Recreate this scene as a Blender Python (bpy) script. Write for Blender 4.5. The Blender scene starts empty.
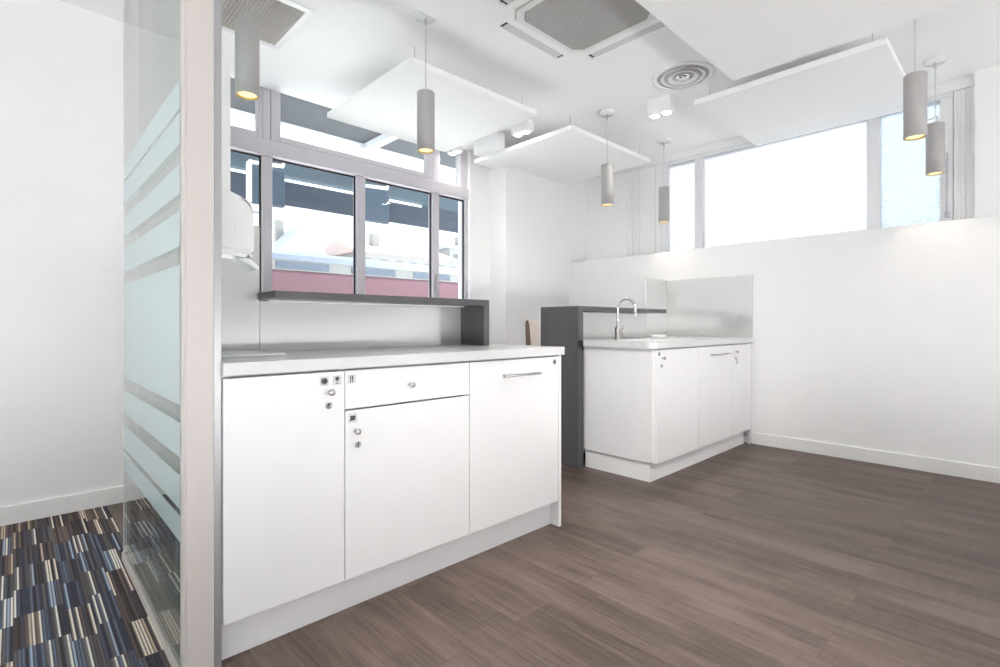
import bpy, bmesh, math, random
from mathutils import Vector, Matrix
random.seed(4)
SC = bpy.context.scene
COL = SC.collection

# ------------------------------------------------------------------ materials
def srgb(r, g, b):
    f = lambda c: (c / 12.92 if c <= .04045 else ((c + .055) / 1.055) ** 2.4)
    return (f(r / 255), f(g / 255), f(b / 255), 1)

def newmat(name):
    m = bpy.data.materials.new(name); m.use_nodes = True
    nt = m.node_tree; nt.nodes.clear()
    out = nt.nodes.new('ShaderNodeOutputMaterial')
    return m, nt, out

def N(nt, t, **kw):
    n = nt.nodes.new(t)
    for k, v in kw.items():
        if k in n.inputs.keys(): n.inputs[k].default_value = v
        else: setattr(n, k, v)
    return n

def mat(name, col, rough=.5, metal=0., spec=.5, var=.03, scale=(6, 6, 6), bump=0., bscale=200, coat=0.):
    m, nt, out = newmat(name)
    p = N(nt, 'ShaderNodeBsdfPrincipled', Roughness=rough, Metallic=metal)
    p.inputs['Specular IOR Level'].default_value = spec
    p.inputs['Coat Weight'].default_value = coat
    tc = N(nt, 'ShaderNodeTexCoord')
    mp = N(nt, 'ShaderNodeMapping'); mp.inputs['Scale'].default_value = scale
    nt.links.new(tc.outputs['Object'], mp.inputs['Vector'])
    ns = N(nt, 'ShaderNodeTexNoise', Scale=1., Detail=4.)
    nt.links.new(mp.outputs[0], ns.inputs['Vector'])
    r = N(nt, 'ShaderNodeValToRGB')
    r.color_ramp.elements[0].position = .3; r.color_ramp.elements[1].position = .7
    r.color_ramp.elements[0].color = tuple(c * (1 - var) for c in col[:3]) + (1,)
    r.color_ramp.elements[1].color = tuple(min(1, c * (1 + var)) for c in col[:3]) + (1,)
    nt.links.new(ns.outputs['Fac'], r.inputs[0]); nt.links.new(r.outputs[0], p.inputs['Base Color'])
    if bump:
        n2 = N(nt, 'ShaderNodeTexNoise', Scale=bscale, Detail=2.)
        nt.links.new(tc.outputs['Object'], n2.inputs['Vector'])
        b = N(nt, 'ShaderNodeBump', Strength=bump, Distance=.002)
        nt.links.new(n2.outputs['Fac'], b.inputs['Height']); nt.links.new(b.outputs[0], p.inputs['Normal'])
    nt.links.new(p.outputs[0], out.inputs[0])
    return m

def emit(name, col, s):
    m, nt, out = newmat(name)
    e = N(nt, 'ShaderNodeEmission', Color=col, Strength=s)
    nt.links.new(e.outputs[0], out.inputs[0]); return m

def schlick(nt, f0, normal=None):
    L = nt.links.new
    g = N(nt, 'ShaderNodeNewGeometry')
    d = N(nt, 'ShaderNodeVectorMath', operation='DOT_PRODUCT'); L(g.outputs['Incoming'], d.inputs[0]); L(normal or g.outputs['Normal'], d.inputs[1])
    a = N(nt, 'ShaderNodeMath', operation='ABSOLUTE'); L(d.outputs['Value'], a.inputs[0])
    b = N(nt, 'ShaderNodeMath', operation='SUBTRACT', use_clamp=True); b.inputs[0].default_value = 1; L(a.outputs[0], b.inputs[1])
    c = N(nt, 'ShaderNodeMath', operation='POWER'); c.inputs[1].default_value = 5; L(b.outputs[0], c.inputs[0])
    e = N(nt, 'ShaderNodeMath', operation='MULTIPLY_ADD', use_clamp=True); e.inputs[1].default_value = 1 - f0; e.inputs[2].default_value = f0; L(c.outputs[0], e.inputs[0])
    return e

def clear_glass(name, tint, gloss=1., ior=1.45):
    m, nt, out = newmat(name)
    t = N(nt, 'ShaderNodeBsdfTransparent', Color=tint)
    g = N(nt, 'ShaderNodeBsdfGlossy', Roughness=.01)
    f = schlick(nt, ((ior - 1) / (ior + 1)) ** 2)
    mul = N(nt, 'ShaderNodeMath', operation='MULTIPLY'); mul.inputs[1].default_value = gloss
    nt.links.new(f.outputs[0], mul.inputs[0])
    mx = N(nt, 'ShaderNodeMixShader')
    nt.links.new(mul.outputs[0], mx.inputs[0]); nt.links.new(t.outputs[0], mx.inputs[1]); nt.links.new(g.outputs[0], mx.inputs[2])
    nt.links.new(mx.outputs[0], out.inputs[0]); return m

def frosted(name, col, trans=.85, clear=.1, bump=0., bscale=60, wall=False):
    """diffusing glass or film: translucent + a little see-through + sheen"""
    m, nt, out = newmat(name)
    tr = N(nt, 'ShaderNodeBsdfTranslucent', Color=col)
    df = N(nt, 'ShaderNodeBsdfDiffuse', Color=col)
    tp = N(nt, 'ShaderNodeBsdfTransparent', Color=col)
    gl = N(nt, 'ShaderNodeBsdfGlossy', Roughness=.15)
    a = N(nt, 'ShaderNodeMixShader'); a.inputs[0].default_value = trans
    nt.links.new(df.outputs[0], a.inputs[1]); nt.links.new(tr.outputs[0], a.inputs[2])
    b = N(nt, 'ShaderNodeMixShader'); b.inputs[0].default_value = clear
    nt.links.new(a.outputs[0], b.inputs[1]); nt.links.new(tp.outputs[0], b.inputs[2])
    c = N(nt, 'ShaderNodeMixShader')
    f = schlick(nt, .022)
    nt.links.new(f.outputs[0], c.inputs[0]); nt.links.new(b.outputs[0], c.inputs[1]); nt.links.new(gl.outputs[0], c.inputs[2])
    if bump:
        tc = N(nt, 'ShaderNodeTexCoord')
        v = N(nt, 'ShaderNodeTexVoronoi', Scale=bscale)
        nt.links.new(tc.outputs['Object'], v.inputs['Vector'])
        bp = N(nt, 'ShaderNodeBump', Strength=bump, Distance=.01)
        nt.links.new(v.outputs['Distance'], bp.inputs['Height'])
        for n in (tr, df, gl): nt.links.new(bp.outputs[0], n.inputs['Normal'])
    nt.links.new(c.outputs[0], out.inputs[0]); return m

def wood_floor():
    m, nt, out = newmat('wood_planks')
    L = nt.links.new
    tc = N(nt, 'ShaderNodeTexCoord')
    rot = N(nt, 'ShaderNodeMapping'); rot.inputs['Rotation'].default_value = (0, 0, math.pi / 2)
    L(tc.outputs['Object'], rot.inputs['Vector'])
    br = N(nt, 'ShaderNodeTexBrick', Scale=1.)
    br.offset = .37; br.offset_frequency = 2
    for k, v in (('Brick Width', 1.22), ('Row Height', .178), ('Mortar Size', .0006), ('Mortar Smooth', .2), ('Bias', 0.)):
        br.inputs[k].default_value = v
    br.inputs['Color1'].default_value = (0, 0, 0, 1); br.inputs['Color2'].default_value = (1, 1, 1, 1)
    br.inputs['Mortar'].default_value = (.5, .5, .5, 1)
    L(rot.outputs[0], br.inputs['Vector'])
    # per-plank shift of the grain
    sh = N(nt, 'ShaderNodeVectorMath', operation='SCALE'); sh.inputs['Scale'].default_value = 7.3
    L(br.outputs['Color'], sh.inputs[0])
    ad = N(nt, 'ShaderNodeVectorMath', operation='ADD')
    L(rot.outputs[0], ad.inputs[0]); L(sh.outputs[0], ad.inputs[1])
    def noise(sc, det, rough=.6):
        mp = N(nt, 'ShaderNodeMapping'); mp.inputs['Scale'].default_value = sc
        L(ad.outputs[0], mp.inputs['Vector'])
        n = N(nt, 'ShaderNodeTexNoise', Scale=1., Detail=det, Roughness=rough, Distortion=.4)
        L(mp.outputs[0], n.inputs['Vector']); return n
    n1 = noise((1.3, 9, 1), 5); n2 = noise((5, 110, 1), 4); n3 = noise((.5, 3.2, 1), 2)
    n4 = noise((60, 4, 1), 3)
    def mad(a, k, b):
        q = N(nt, 'ShaderNodeMath', operation='MULTIPLY_ADD'); q.inputs[1].default_value = k
        L(a, q.inputs[0])
        if isinstance(b, float): q.inputs[2].default_value = b
        else: L(b, q.inputs[2])
        return q.outputs[0]
    sep = N(nt, 'ShaderNodeSeparateColor'); L(br.outputs['Color'], sep.inputs[0])
    s = mad(n1.outputs['Fac'], .9, -.5)
    s = mad(n2.outputs['Fac'], .75, s)
    s = mad(n3.outputs['Fac'], .55, s)
    s = mad(n4.outputs['Fac'], .18, s)
    s = mad(sep.outputs[0], .11, s)
    r = N(nt, 'ShaderNodeValToRGB')
    e = r.color_ramp.elements
    e[0].position = .28; e[0].color = srgb(54, 42, 36)
    e[1].position = .95; e[1].color = srgb(116, 101, 94)
    q = e.new(.6); q.color = srgb(83, 70, 63)
    L(s, r.inputs[0])
    mx = N(nt, 'ShaderNodeMix', data_type='RGBA'); L(br.outputs['Fac'], mx.inputs['Factor'])
    L(r.outputs[0], mx.inputs['A']); mx.inputs['B'].default_value = srgb(84, 68, 61)
    p = N(nt, 'ShaderNodeBsdfPrincipled', Roughness=.42)
    p.inputs['Specular IOR Level'].default_value = .3
    L(mx.outputs['Result'], p.inputs['Base Color'])
    rr = N(nt, 'ShaderNodeMapRange'); L(n2.outputs['Fac'], rr.inputs[0])
    rr.inputs['To Min'].default_value = .34; rr.inputs['To Max'].default_value = .52
    L(rr.outputs[0], p.inputs['Roughness'])
    b = N(nt, 'ShaderNodeBump', Strength=.25, Distance=.002); L(n2.outputs['Fac'], b.inputs['Height']); L(b.outputs[0], p.inputs['Normal'])
    L(p.outputs[0], out.inputs[0]); return m

def carpet():
    m, nt, out = newmat('striped_carpet')
    L = nt.links.new
    tc = N(nt, 'ShaderNodeTexCoord')
    sp = N(nt, 'ShaderNodeSeparateXYZ'); L(tc.outputs['Object'], sp.inputs[0])
    def M(op, a, b=None, c=None):
        q = N(nt, 'ShaderNodeMath', operation=op)
        for i, v in enumerate((a, b, c)):
            if v is None: continue
            if isinstance(v, (int, float)): q.inputs[i].default_value = v
            else: L(v, q.inputs[i])
        return q.outputs[0]
    xi = M('FLOOR', M('DIVIDE', sp.outputs[0], .0088))
    gap = M('LESS_THAN', M('FRACT', M('DIVIDE', sp.outputs[0], .0088)), .42)
    xg = M('FLOOR', M('DIVIDE', sp.outputs[0], .0686))
    def wn(a, b):
        cb = N(nt, 'ShaderNodeCombineXYZ')
        for i, v in enumerate((a, b)):
            if isinstance(v, (int, float)): cb.inputs[i].default_value = v
            else: L(v, cb.inputs[i])
        w = N(nt, 'ShaderNodeTexWhiteNoise', noise_dimensions='2D'); L(cb.outputs[0], w.inputs['Vector'])
        return w.outputs['Value']
    off = M('MULTIPLY', M('FLOOR', M('MULTIPLY', wn(xg, 3.), 6.)), .03)
    yi = M('FLOOR', M('DIVIDE', M('ADD', sp.outputs[1], off), .25))
    v = wn(xi, yi)
    # regional tendency: bluish or brownish
    reg = N(nt, 'ShaderNodeTexNoise', Scale=2.2, Detail=1.); qv = N(nt, 'ShaderNodeCombineXYZ'); L(M('MULTIPLY', xg, .0686), qv.inputs[0]); L(M('MULTIPLY', yi, .25), qv.inputs[1]); L(qv.outputs[0], reg.inputs['Vector'])
    r1 = N(nt, 'ShaderNodeValToRGB'); r1.color_ramp.interpolation = 'CONSTANT'
    r2 = N(nt, 'ShaderNodeValToRGB'); r2.color_ramp.interpolation = 'CONSTANT'
    def fill(r, cols):
        e = r.color_ramp.elements
        e[0].position = 0; e[0].color = cols[0][1]; e[1].position = cols[1][0]; e[1].color = cols[1][1]
        for p_, c_ in cols[2:]: e.new(p_).color = c_
    fill(r1, [(0, srgb(58, 60, 72)), (.13, srgb(94, 88, 88)), (.25, srgb(64, 68, 82)), (.36, srgb(104, 100, 102)),
              (.46, srgb(100, 112, 130)), (.57, srgb(60, 57, 62)), (.66, srgb(160, 176, 194)), (.76, srgb(86, 94, 110)), (.85, srgb(220, 218, 210))])
    fill(r2, [(0, srgb(66, 58, 58)), (.17, srgb(104, 90, 84)), (.33, srgb(80, 72, 74)), (.46, srgb(118, 102, 92)),
              (.58, srgb(76, 78, 88)), (.68, srgb(56, 52, 56)), (.78, srgb(190, 174, 152)), (.87, srgb(222, 214, 198))])
    L(v, r1.inputs[0]); L(v, r2.inputs[0])
    st = M('GREATER_THAN', M('ADD', reg.outputs['Fac'], M('MULTIPLY', wn(xg, yi), .3)), .64)
    mx = N(nt, 'ShaderNodeMix', data_type='RGBA'); L(st, mx.inputs['Factor']); L(r1.outputs[0], mx.inputs['A']); L(r2.outputs[0], mx.inputs['B'])
    pile = N(nt, 'ShaderNodeTexNoise', Scale=420., Detail=2.); L(tc.outputs['Object'], pile.inputs['Vector'])
    pr = N(nt, 'ShaderNodeMapRange'); L(pile.outputs['Fac'], pr.inputs[0]); pr.inputs['To Min'].default_value = .7; pr.inputs['To Max'].default_value = 1.75
    dk = N(nt, 'ShaderNodeMix', data_type='RGBA'); L(M('MULTIPLY', gap, .8), dk.inputs['Factor']); L(mx.outputs['Result'], dk.inputs['A']); dk.inputs['B'].default_value = srgb(78, 72, 74)
    ml = N(nt, 'ShaderNodeMix', data_type='RGBA', blend_type='MULTIPLY'); ml.inputs['Factor'].default_value = 1
    L(dk.outputs['Result'], ml.inputs['A']); L(pr.outputs[0], ml.inputs['B'])
    p = N(nt, 'ShaderNodeBsdfPrincipled', Roughness=.95); p.inputs['Specular IOR Level'].default_value = .1
    L(ml.outputs['Result'], p.inputs['Base Color'])
    b = N(nt, 'ShaderNodeBump', Strength=.6, Distance=.004); L(pile.outputs['Fac'], b.inputs['Height']); L(b.outputs[0], p.inputs['Normal'])
    L(p.outputs[0], out.inputs[0]); return m

def perforated(name, light, dark, pitch):
    m, nt, out = newmat(name); L = nt.links.new
    tc = N(nt, 'ShaderNodeTexCoord'); sp = N(nt, 'ShaderNodeSeparateXYZ'); L(tc.outputs['Object'], sp.inputs[0])
    def M(op, a, b=None):
        q = N(nt, 'ShaderNodeMath', operation=op)
        for i, v in enumerate((a, b)):
            if v is None: continue
            if isinstance(v, (int, float)): q.inputs[i].default_value = v
            else: L(v, q.inputs[i])
        return q.outputs[0]
    fx = M('ABSOLUTE', M('SUBTRACT', M('FRACT', M('DIVIDE', sp.outputs[0], pitch)), .5))
    fy = M('ABSOLUTE', M('SUBTRACT', M('FRACT', M('DIVIDE', sp.outputs[1], pitch)), .5))
    hole = M('LESS_THAN', M('MAXIMUM', fx, fy), .33)
    mx = N(nt, 'ShaderNodeMix', data_type='RGBA'); L(hole, mx.inputs['Factor']); mx.inputs['A'].default_value = light; mx.inputs['B'].default_value = dark
    p = N(nt, 'ShaderNodeBsdfPrincipled', Roughness=.5); L(mx.outputs['Result'], p.inputs['Base Color'])
    L(p.outputs[0], out.inputs[0]); return m

M = {}
M['wall'] = mat('wall_paint', (.85, .85, .85, 1), .55, var=.008, bump=.04)
M['ceil'] = mat('ceiling_paint', (.95, .95, .95, 1), .6, var=.006, bump=.03)
M['raft'] = mat('raft_felt', (.96, .96, .96, 1), .8, var=.006, bump=.05, bscale=400)
M['trimw'] = mat('white_gloss_trim', (.83, .83, .82, 1), .3, var=.01)
M['door'] = mat('white_laminate', (.79, .79, .795, 1), .32, var=.006)
M['carcass'] = mat('carcass_board', (.62, .62, .63, 1), .5, var=.01)
M['kick'] = mat('plinth_board', (.84, .84, .845, 1), .4, var=.01)
M['top'] = mat('pale_worktop', (.62, .62, .63, 1), .32, var=.05, scale=(3, 40, 3))
M['dark'] = mat('dark_laminate', srgb(84, 83, 86), .42, var=.10, scale=(9, 9, 2.5), bump=.05)
M['alu'] = mat('grey_aluminium', srgb(196, 192, 198), .38, var=.02, spec=.6)
M['flap'] = mat('air_flap_white', srgb(214, 214, 214), .4, var=.01)
M['wframe'] = mat('white_frame', srgb(226, 226, 228), .4, var=.01)
M['post'] = mat('putty_profile', srgb(198, 192, 188), .45, var=.01)
M['steel'] = mat('brushed_channel', srgb(170, 171, 173), .35, metal=.55, var=.04)
M['chrome'] = mat('chrome', (.72, .73, .74, 1), .12, metal=1., var=.01)
M['satin'] = mat('satin_nickel', (.52, .51, .50, 1), .32, metal=1., var=.02)
M['black'] = mat('black_rubber', (.02, .02, .022, 1), .5)
M['sticker'] = mat('silver_sticker', srgb(206, 206, 208), .4, var=.02)
M['ink'] = mat('dark_ink', srgb(70, 70, 74), .5)
M['splash'] = mat('gloss_splashback', (.70, .705, .70, 1), .13, metal=.4, var=.005, spec=.5)
M['shade'] = mat('pendant_grey', srgb(172, 170, 169), .45, var=.015)
M['gold'] = mat('pendant_gold_lining', (.95, .62, .16, 1), .35, var=.02)
M['lampwarm'] = emit('warm_lamp', (1., .80, .42, 1), .62)
M['lampcool'] = emit('white_lamp', (1., .97, .92, 1), 14.)
M['cord'] = mat('cord_grey', srgb(190, 190, 190), .5)
M['plastic'] = mat('white_plastic', (.86, .86, .86, 1), .22, var=.004, spec=.4)
M['vent'] = mat('vent_grey', srgb(188, 184, 178), .5, var=.03)
M['ventdark'] = mat('vent_dark', srgb(112, 108, 104), .6)
M['perf'] = perforated('perforated_grille', srgb(196, 195, 194), srgb(120, 118, 116), .012)
M['floor'] = wood_floor()
M['carpet'] = carpet()
M['glass'] = clear_glass('window_glass', (.93, .965, .975, 1), .7)
M['glassup'] = clear_glass('upper_window_glass', (.9, .95, .96, 1), .7)
M['pglass'] = clear_glass('partition_glass', (.945, .972, .96, 1), 1., 1.5)
M['film'] = frosted('frosted_film', srgb(230, 244, 246), .5, .12)
M['milk'] = frosted('milky_glass', (.345, .357, .37, 1), .80, .08)
M['hammer'] = frosted('hammered_glass', (.325, .355, .38, 1), .8, .12, bump=1., bscale=38)
M['seat'] = mat('beige_upholstery', srgb(232, 223, 216), .8, var=.04, bump=.2)
M['seatedge'] = mat('brown_piping', srgb(120, 98, 88), .7)
# outdoors
M['soffit'] = mat('grey_soffit', srgb(62, 62, 66), .7, var=.06, scale=(1, 8, 1))
M['beam'] = mat('pale_steel_beam', srgb(206, 208, 212), .5)
M['teal'] = mat('teal_canopy', srgb(42, 64, 76), .6, var=.15, scale=(.5, 2, .5))
M['navy'] = mat('navy_canopy', srgb(25, 40, 55), .6, var=.15, scale=(.5, 2, .5))
M['screen'] = mat('screen_case', srgb(30, 46, 60), .4)
M['red'] = mat('train_red', srgb(108, 74, 84), .5, var=.1, scale=(1, 1, 3))
M['grey'] = mat('train_roof_grey', srgb(88, 98, 112), .5, var=.1)
M['pane'] = mat('dark_window', srgb(98, 106, 116), .2)
M['facade'] = mat('pale_facade', (.25, .248, .244, 1), .8, var=.04)
M['rooft'] = mat('roof_tiles', srgb(176, 156, 148), .8, var=.08)
M['roofs'] = mat('roof_slate', srgb(152, 158, 170), .8, var=.08)
M['asphalt'] = mat('platform_paving', (.85, .85, .85, 1), .8, var=.05)
M['tube'] = emit('tube_light', (.92, .97, 1, 1), 2.2)

# ------------------------------------------------------------------ mesh builder
class MB:
    def __init__(s): s.b = bmesh.new()
    def _mi(s, faces, mi):
        for f in faces: f.material_index = mi
    def box(s, x0, x1, y0, y1, z0, z1, bev=0., mi=0, seg=2):
        t = bmesh.new()
        r = bmesh.ops.create_cube(t, size=1)
        for v in t.verts:
            v.co = Vector(((x0 + x1) / 2 + v.co.x * (x1 - x0), (y0 + y1) / 2 + v.co.y * (y1 - y0), (z0 + z1) / 2 + v.co.z * (z1 - z0)))
        if bev: bmesh.ops.bevel(t, geom=list(t.edges), offset=bev, segments=seg, affect='EDGES', profile=.6)
        s._merge(t, mi); return s
    def _merge(s, t, mi=0):
        for f in t.faces: f.material_index = mi
        me = bpy.data.meshes.new('tmp'); t.to_mesh(me); t.free()
        s.b.from_mesh(me); bpy.data.meshes.remove(me)
    def prism(s, pts, axis, a, b, bev=0., mi=0, seg=2):
        """pts: 2-D outline in the two other axes (x,y,z order), extruded from a to b along axis"""
        t = bmesh.new()
        def P(p, q):
            return Vector({'x': (q, p[0], p[1]), 'y': (p[0], q, p[1]), 'z': (p[0], p[1], q)}[axis])
        v0 = [t.verts.new(P(p, a)) for p in pts]; v1 = [t.verts.new(P(p, b)) for p in pts]
        n = len(pts)
        t.faces.new(v0[::-1]); t.faces.new(v1)
        for i in range(n): t.faces.new((v0[i], v0[(i + 1) % n], v1[(i + 1) % n], v1[i]))
        bmesh.ops.recalc_face_normals(t, faces=list(t.faces))
        if bev: bmesh.ops.bevel(t, geom=list(t.edges), offset=bev, segments=seg, affect='EDGES')
        s._merge(t, mi); return s
    def lathe(s, prof, c, axis='z', n=40, mi=0, smooth=True, cap=True):
        """prof: list of (radius, height) revolved about axis through c"""
        t = bmesh.new(); rings = []
        for r, h in prof:
            ring = []
            for i in range(n):
                a = 2 * math.pi * i / n; p, q = r * math.cos(a), r * math.sin(a)
                co = {'z': (p, q, h), 'y': (p, h, q), 'x': (h, p, q)}[axis]
                ring.append(t.verts.new(Vector(c) + Vector(co)))
            rings.append(ring)
        for A, B in zip(rings[:-1], rings[1:]):
            for i in range(n):
                f = t.faces.new((A[i], A[(i + 1) % n], B[(i + 1) % n], B[i])); f.smooth = smooth
        for ring in ((rings[0], rings[-1]) if cap and prof[0] != prof[-1] else ()):
            t.faces.new(ring)
        bmesh.ops.remove_doubles(t, verts=list(t.verts), dist=1e-6)
        bmesh.ops.recalc_face_normals(t, faces=list(t.faces))
        s._merge(t, mi); return s
    def tube(s, pts, r, n=14, mi=0):
        t = bmesh.new(); rings = []
        pts = [Vector(p) for p in pts]
        prev = None
        for i, p in enumerate(pts):
            d = (pts[min(i + 1, len(pts) - 1)] - pts[max(i - 1, 0)]).normalized()
            if prev is None:
                u = d.orthogonal().normalized()
            else:
                u = (prev - d * prev.dot(d)).normalized()
            prev = u; w = d.cross(u)
            rr = r[i] if isinstance(r, (list, tuple)) else r
            rings.append([t.verts.new(p + (u * math.cos(2 * math.pi * k / n) + w * math.sin(2 * math.pi * k / n)) * rr) for k in range(n)])
        for A, B in zip(rings[:-1], rings[1:]):
            for k in range(n):
                f = t.faces.new((A[k], A[(k + 1) % n], B[(k + 1) % n], B[k])); f.smooth = True
        t.faces.new(rings[0]); t.faces.new(rings[-1])
        bmesh.ops.recalc_face_normals(t, faces=list(t.faces))
        s._merge(t, mi); return s

def wloc(o):
    v = Vector((0, 0, 0))
    while o: v += o.location; o = o.parent
    return v

def obj(name, mb, mats, parent=None, base=None):
    """link the builder as ONE mesh object (world coordinates in, origin at base or at the parent's base)"""
    me = bpy.data.meshes.new(name)
    o = bpy.data.objects.new(name, me); COL.objects.link(o)
    if parent is not None:
        o.parent = parent; off = wloc(parent)
    else:
        off = Vector(base) if base else Vector((0, 0, 0)); o.location = off
    for v in mb.b.verts: v.co -= off
    mb.b.to_mesh(me); mb.b.free()
    for m in (mats if isinstance(mats, (list, tuple)) else [mats]): me.materials.append(m)
    return o

def tag(o, label, cat, group=None):
    o['label'] = label; o['category'] = cat
    if group: o['group'] = group
    return o

def thing(name, label, cat, loc=(0, 0, 0), group=None):
    o = bpy.data.objects.new(name, None); COL.objects.link(o); o.location = loc
    o.empty_display_size = .1
    return tag(o, label, cat, group)

def struct(name, mb, m, label=None, cat=None, parent=None):
    o = obj(name, mb, m, parent)
    if parent is None:
        o['kind'] = 'structure'
        if label: o['label'] = label
        if cat: o['category'] = cat
    return o

def dup(root, loc, label, group=None):
    r = root.copy(); COL.objects.link(r); r.location = loc; r['label'] = label
    if group: r['group'] = group
    for ch in list(root.children):
        c = ch.copy(); COL.objects.link(c); c.parent = r
        for g in list(ch.children):
            d = g.copy(); COL.objects.link(d); d.parent = c
    return r

# ------------------------------------------------------------------ the room
CH = 2.76                     # ceiling height
struct('floor', MB().box(.38, 5.0, -3.2, 4.1, -.06, 0), M['floor'], 'brown wood plank floor of the kitchen area', 'floor')
struct('floor_carpet', MB().box(-4.2, .38, -3.2, 3.75, -.06, .001), M['carpet'], 'blue grey and brown striped carpet left of the glass partition', 'carpet')
struct('ceiling', MB().box(-4.2, 4.94, -3.2, 3.892, CH, CH + .12), M['ceil'], 'smooth white ceiling over the whole room', 'ceiling')
struct('wall_left', MB().box(-4.2, 1.025, 3.61, 3.95, 0, CH), M['wall'], 'plain white wall behind the striped carpet', 'wall')
struct('baseboard_left', MB().box(-4.2, 1.02, 3.595, 3.612, 0, .095, .003), M['trimw'], 'white baseboard along the carpet', 'baseboard')
struct('wall_back', MB().box(3.56, 5.0, 3.63, 3.9, 0, CH).box(3.29, 3.60, 3.86, 4.05, 0, CH), M['wall'], 'white back wall right of the large window', 'wall')
struct('baseboard_back', MB().box(3.57, 4.58, 3.615, 3.632, 0, .095, .003), M['trimw'], 'white baseboard behind the bar', 'baseboard')
struct('wall_right', MB().box(4.58, 5.0, -3.2, 3.64, 0, 1.725, .004), M['wall'], 'white half wall with a ledge under the frosted windows', 'wall')
struct('baseboard_right', MB().box(4.566, 4.583, -3.2, 1.64, 0, .098, .003), M['trimw'], 'white baseboard along the right wall', 'baseboard')
up = MB()
up.box(4.862, 5.0, 3.05, 3.64, 1.725, CH)
up.box(4.77, 5.0, -3.2, .262, 1.725, CH)
up.box(4.84, 4.93, .262, 3.06, 2.69, CH)
struct('wall_right_upper', up, M['wall'], 'white wall above the ledge on both sides of the frosted windows', 'wall')
struct('wall_window', MB().box(1.0, 3.3, 3.97, 4.1, 0, .98), M['wall'], 'white wall under the large window behind the counter', 'wall')
struct('wall_front', MB().box(-4.2, 5.0, -3.3, -3.2, .65, CH + .12), M['wall'], 'white wall band behind the camera over an open gap added for light', 'wall')  # unseen; the unglazed opening below is shaped to let light in
struct('wall_side', MB().box(-4.3, -4.2, -3.3, 3.95, .74, CH + .12), M['wall'], 'white wall band at the far left, over an open gap added for light', 'wall')  # unseen; gap under it sized for the light it admits
# fluted reveals beside the frosted windows
t1 = MB()
for a, b, dx in ((3.05, 3.0, .0), (2.99, 2.965, .012), (2.962, 2.94, .02), (2.936, 2.915, .012), (2.91, 2.89, .02), (2.885, 2.72, -.01), (2.715, 2.66, .0), (2.655, 2.58, .018)):
    t1.box(4.872 + dx * .5, 5.0, b, a, 1.725, 2.70, .003)
t1.box(4.884, 5.0, 2.58, 3.05, 1.725, 2.70)
struct('trim_1', t1, M['trimw'], 'fluted white vertical reveal left of the frosted windows', 'trim')
t2 = MB()
for a, b, dx in ((.378, .36, .0), (.356, .338, .012), (.334, .316, .0), (.312, .290, .012), (.286, .262, -.01)):
    t2.box(4.862 + dx * .6, 5.0, b, a, 1.725, 2.70, .003)
t2.box(4.872, 5.0, .262, .378, 1.725, 2.70)
struct('trim_2', t2, M['trimw'], 'fluted white vertical reveal right of the frosted windows', 'trim')

# large window behind the near counter
YW = 3.95
def wbox(mb, x0, x1, z0, z1, y0=YW - .05, y1=YW + .03, bev=.004): mb.box(x0, x1, y0, y1, z0, z1, bev)
wf = MB()
for x0, x1 in ((1.02, 1.06), (1.325, 1.395), (2.085, 2.16), (2.868, 2.936), (3.272, 3.325)):
    wbox(wf, x0, x1, 1.0, 2.268)
wbox(wf, 1.02, 3.335, 2.268, 2.372, YW - .075, YW + .03)
wbox(wf, 1.02, 3.335, 2.372, 2.388, YW - .055, YW + .03)
wbox(wf, 1.02, 3.33, .93, 1.0)
for x0, x1 in ((1.02, 1.06), (1.325, 1.38), (2.868, 2.945), (3.20, 3.325)):
    wbox(wf, x0, x1, 2.388, 2.83)
wbox(wf, 1.02, 3.33, 2.83, 2.88)
win = struct('window_1', wf, M['alu'], 'large grey framed window looking out on the station canopy', 'window')
def pane(x0, x1, z0, z1, m, dark=True):
    g = MB(); g.box(x0 - .01, x1 + .01, YW + .0, YW + .006, z0 - .01, z1 + .01)
    p = obj('pane', g, m, win)
    s = MB()
    for a in ((x0, x0 + .009, z0, z1), (x1 - .012, x1, z0, z1), (x0, x1, z1 - .014, z1)):
        s.box(a[0], a[1], YW - .012, YW - .002, a[2], a[3])
    obj('seal', s, M['black'], p)
for x0, x1 in ((1.06, 1.325), (1.395, 2.085), (2.16, 2.868), (2.936, 3.272)): pane(x0, x1, 1.0, 2.268, M['glass'])
sash = MB()
def frame_rect(mb, x0, x1, z0, z1, w, y0, y1, wb):
    mb.box(x0, x0 + w, y0, y1, z0, z1, .004).box(x1 - w, x1, y0, y1, z0, z1, .004)
    mb.box(x0 + w, x1 - w, y0, y1, z0, z0 + wb, .004).box(x0 + w, x1 - w, y0, y1, z1 - w, z1, .004)
frame_rect(sash, 1.383, 2.866, 2.39, 2.86, .07, YW - .054, YW + .01, .042)
obj('sash', sash, M['alu'], win)
s2 = MB(); frame_rect(s2, 1.06, 1.325, 2.39, 2.86, .035, YW - .045, YW + .01, .04); obj('sash', s2, M['alu'], win)
for x0, x1 in ((1.09, 1.292), (1.452, 2.797), (2.945, 3.20)):
    g = MB().box(x0 - .01, x1 + .01, YW, YW + .006, 2.40, 2.84); obj('pane', g, M['glassup'], win)
g = MB().box(2.895, 2.91, YW - .075, YW - .05, 1.33, 1.5, .004); obj('handle', g, M['satin'], win)

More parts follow.
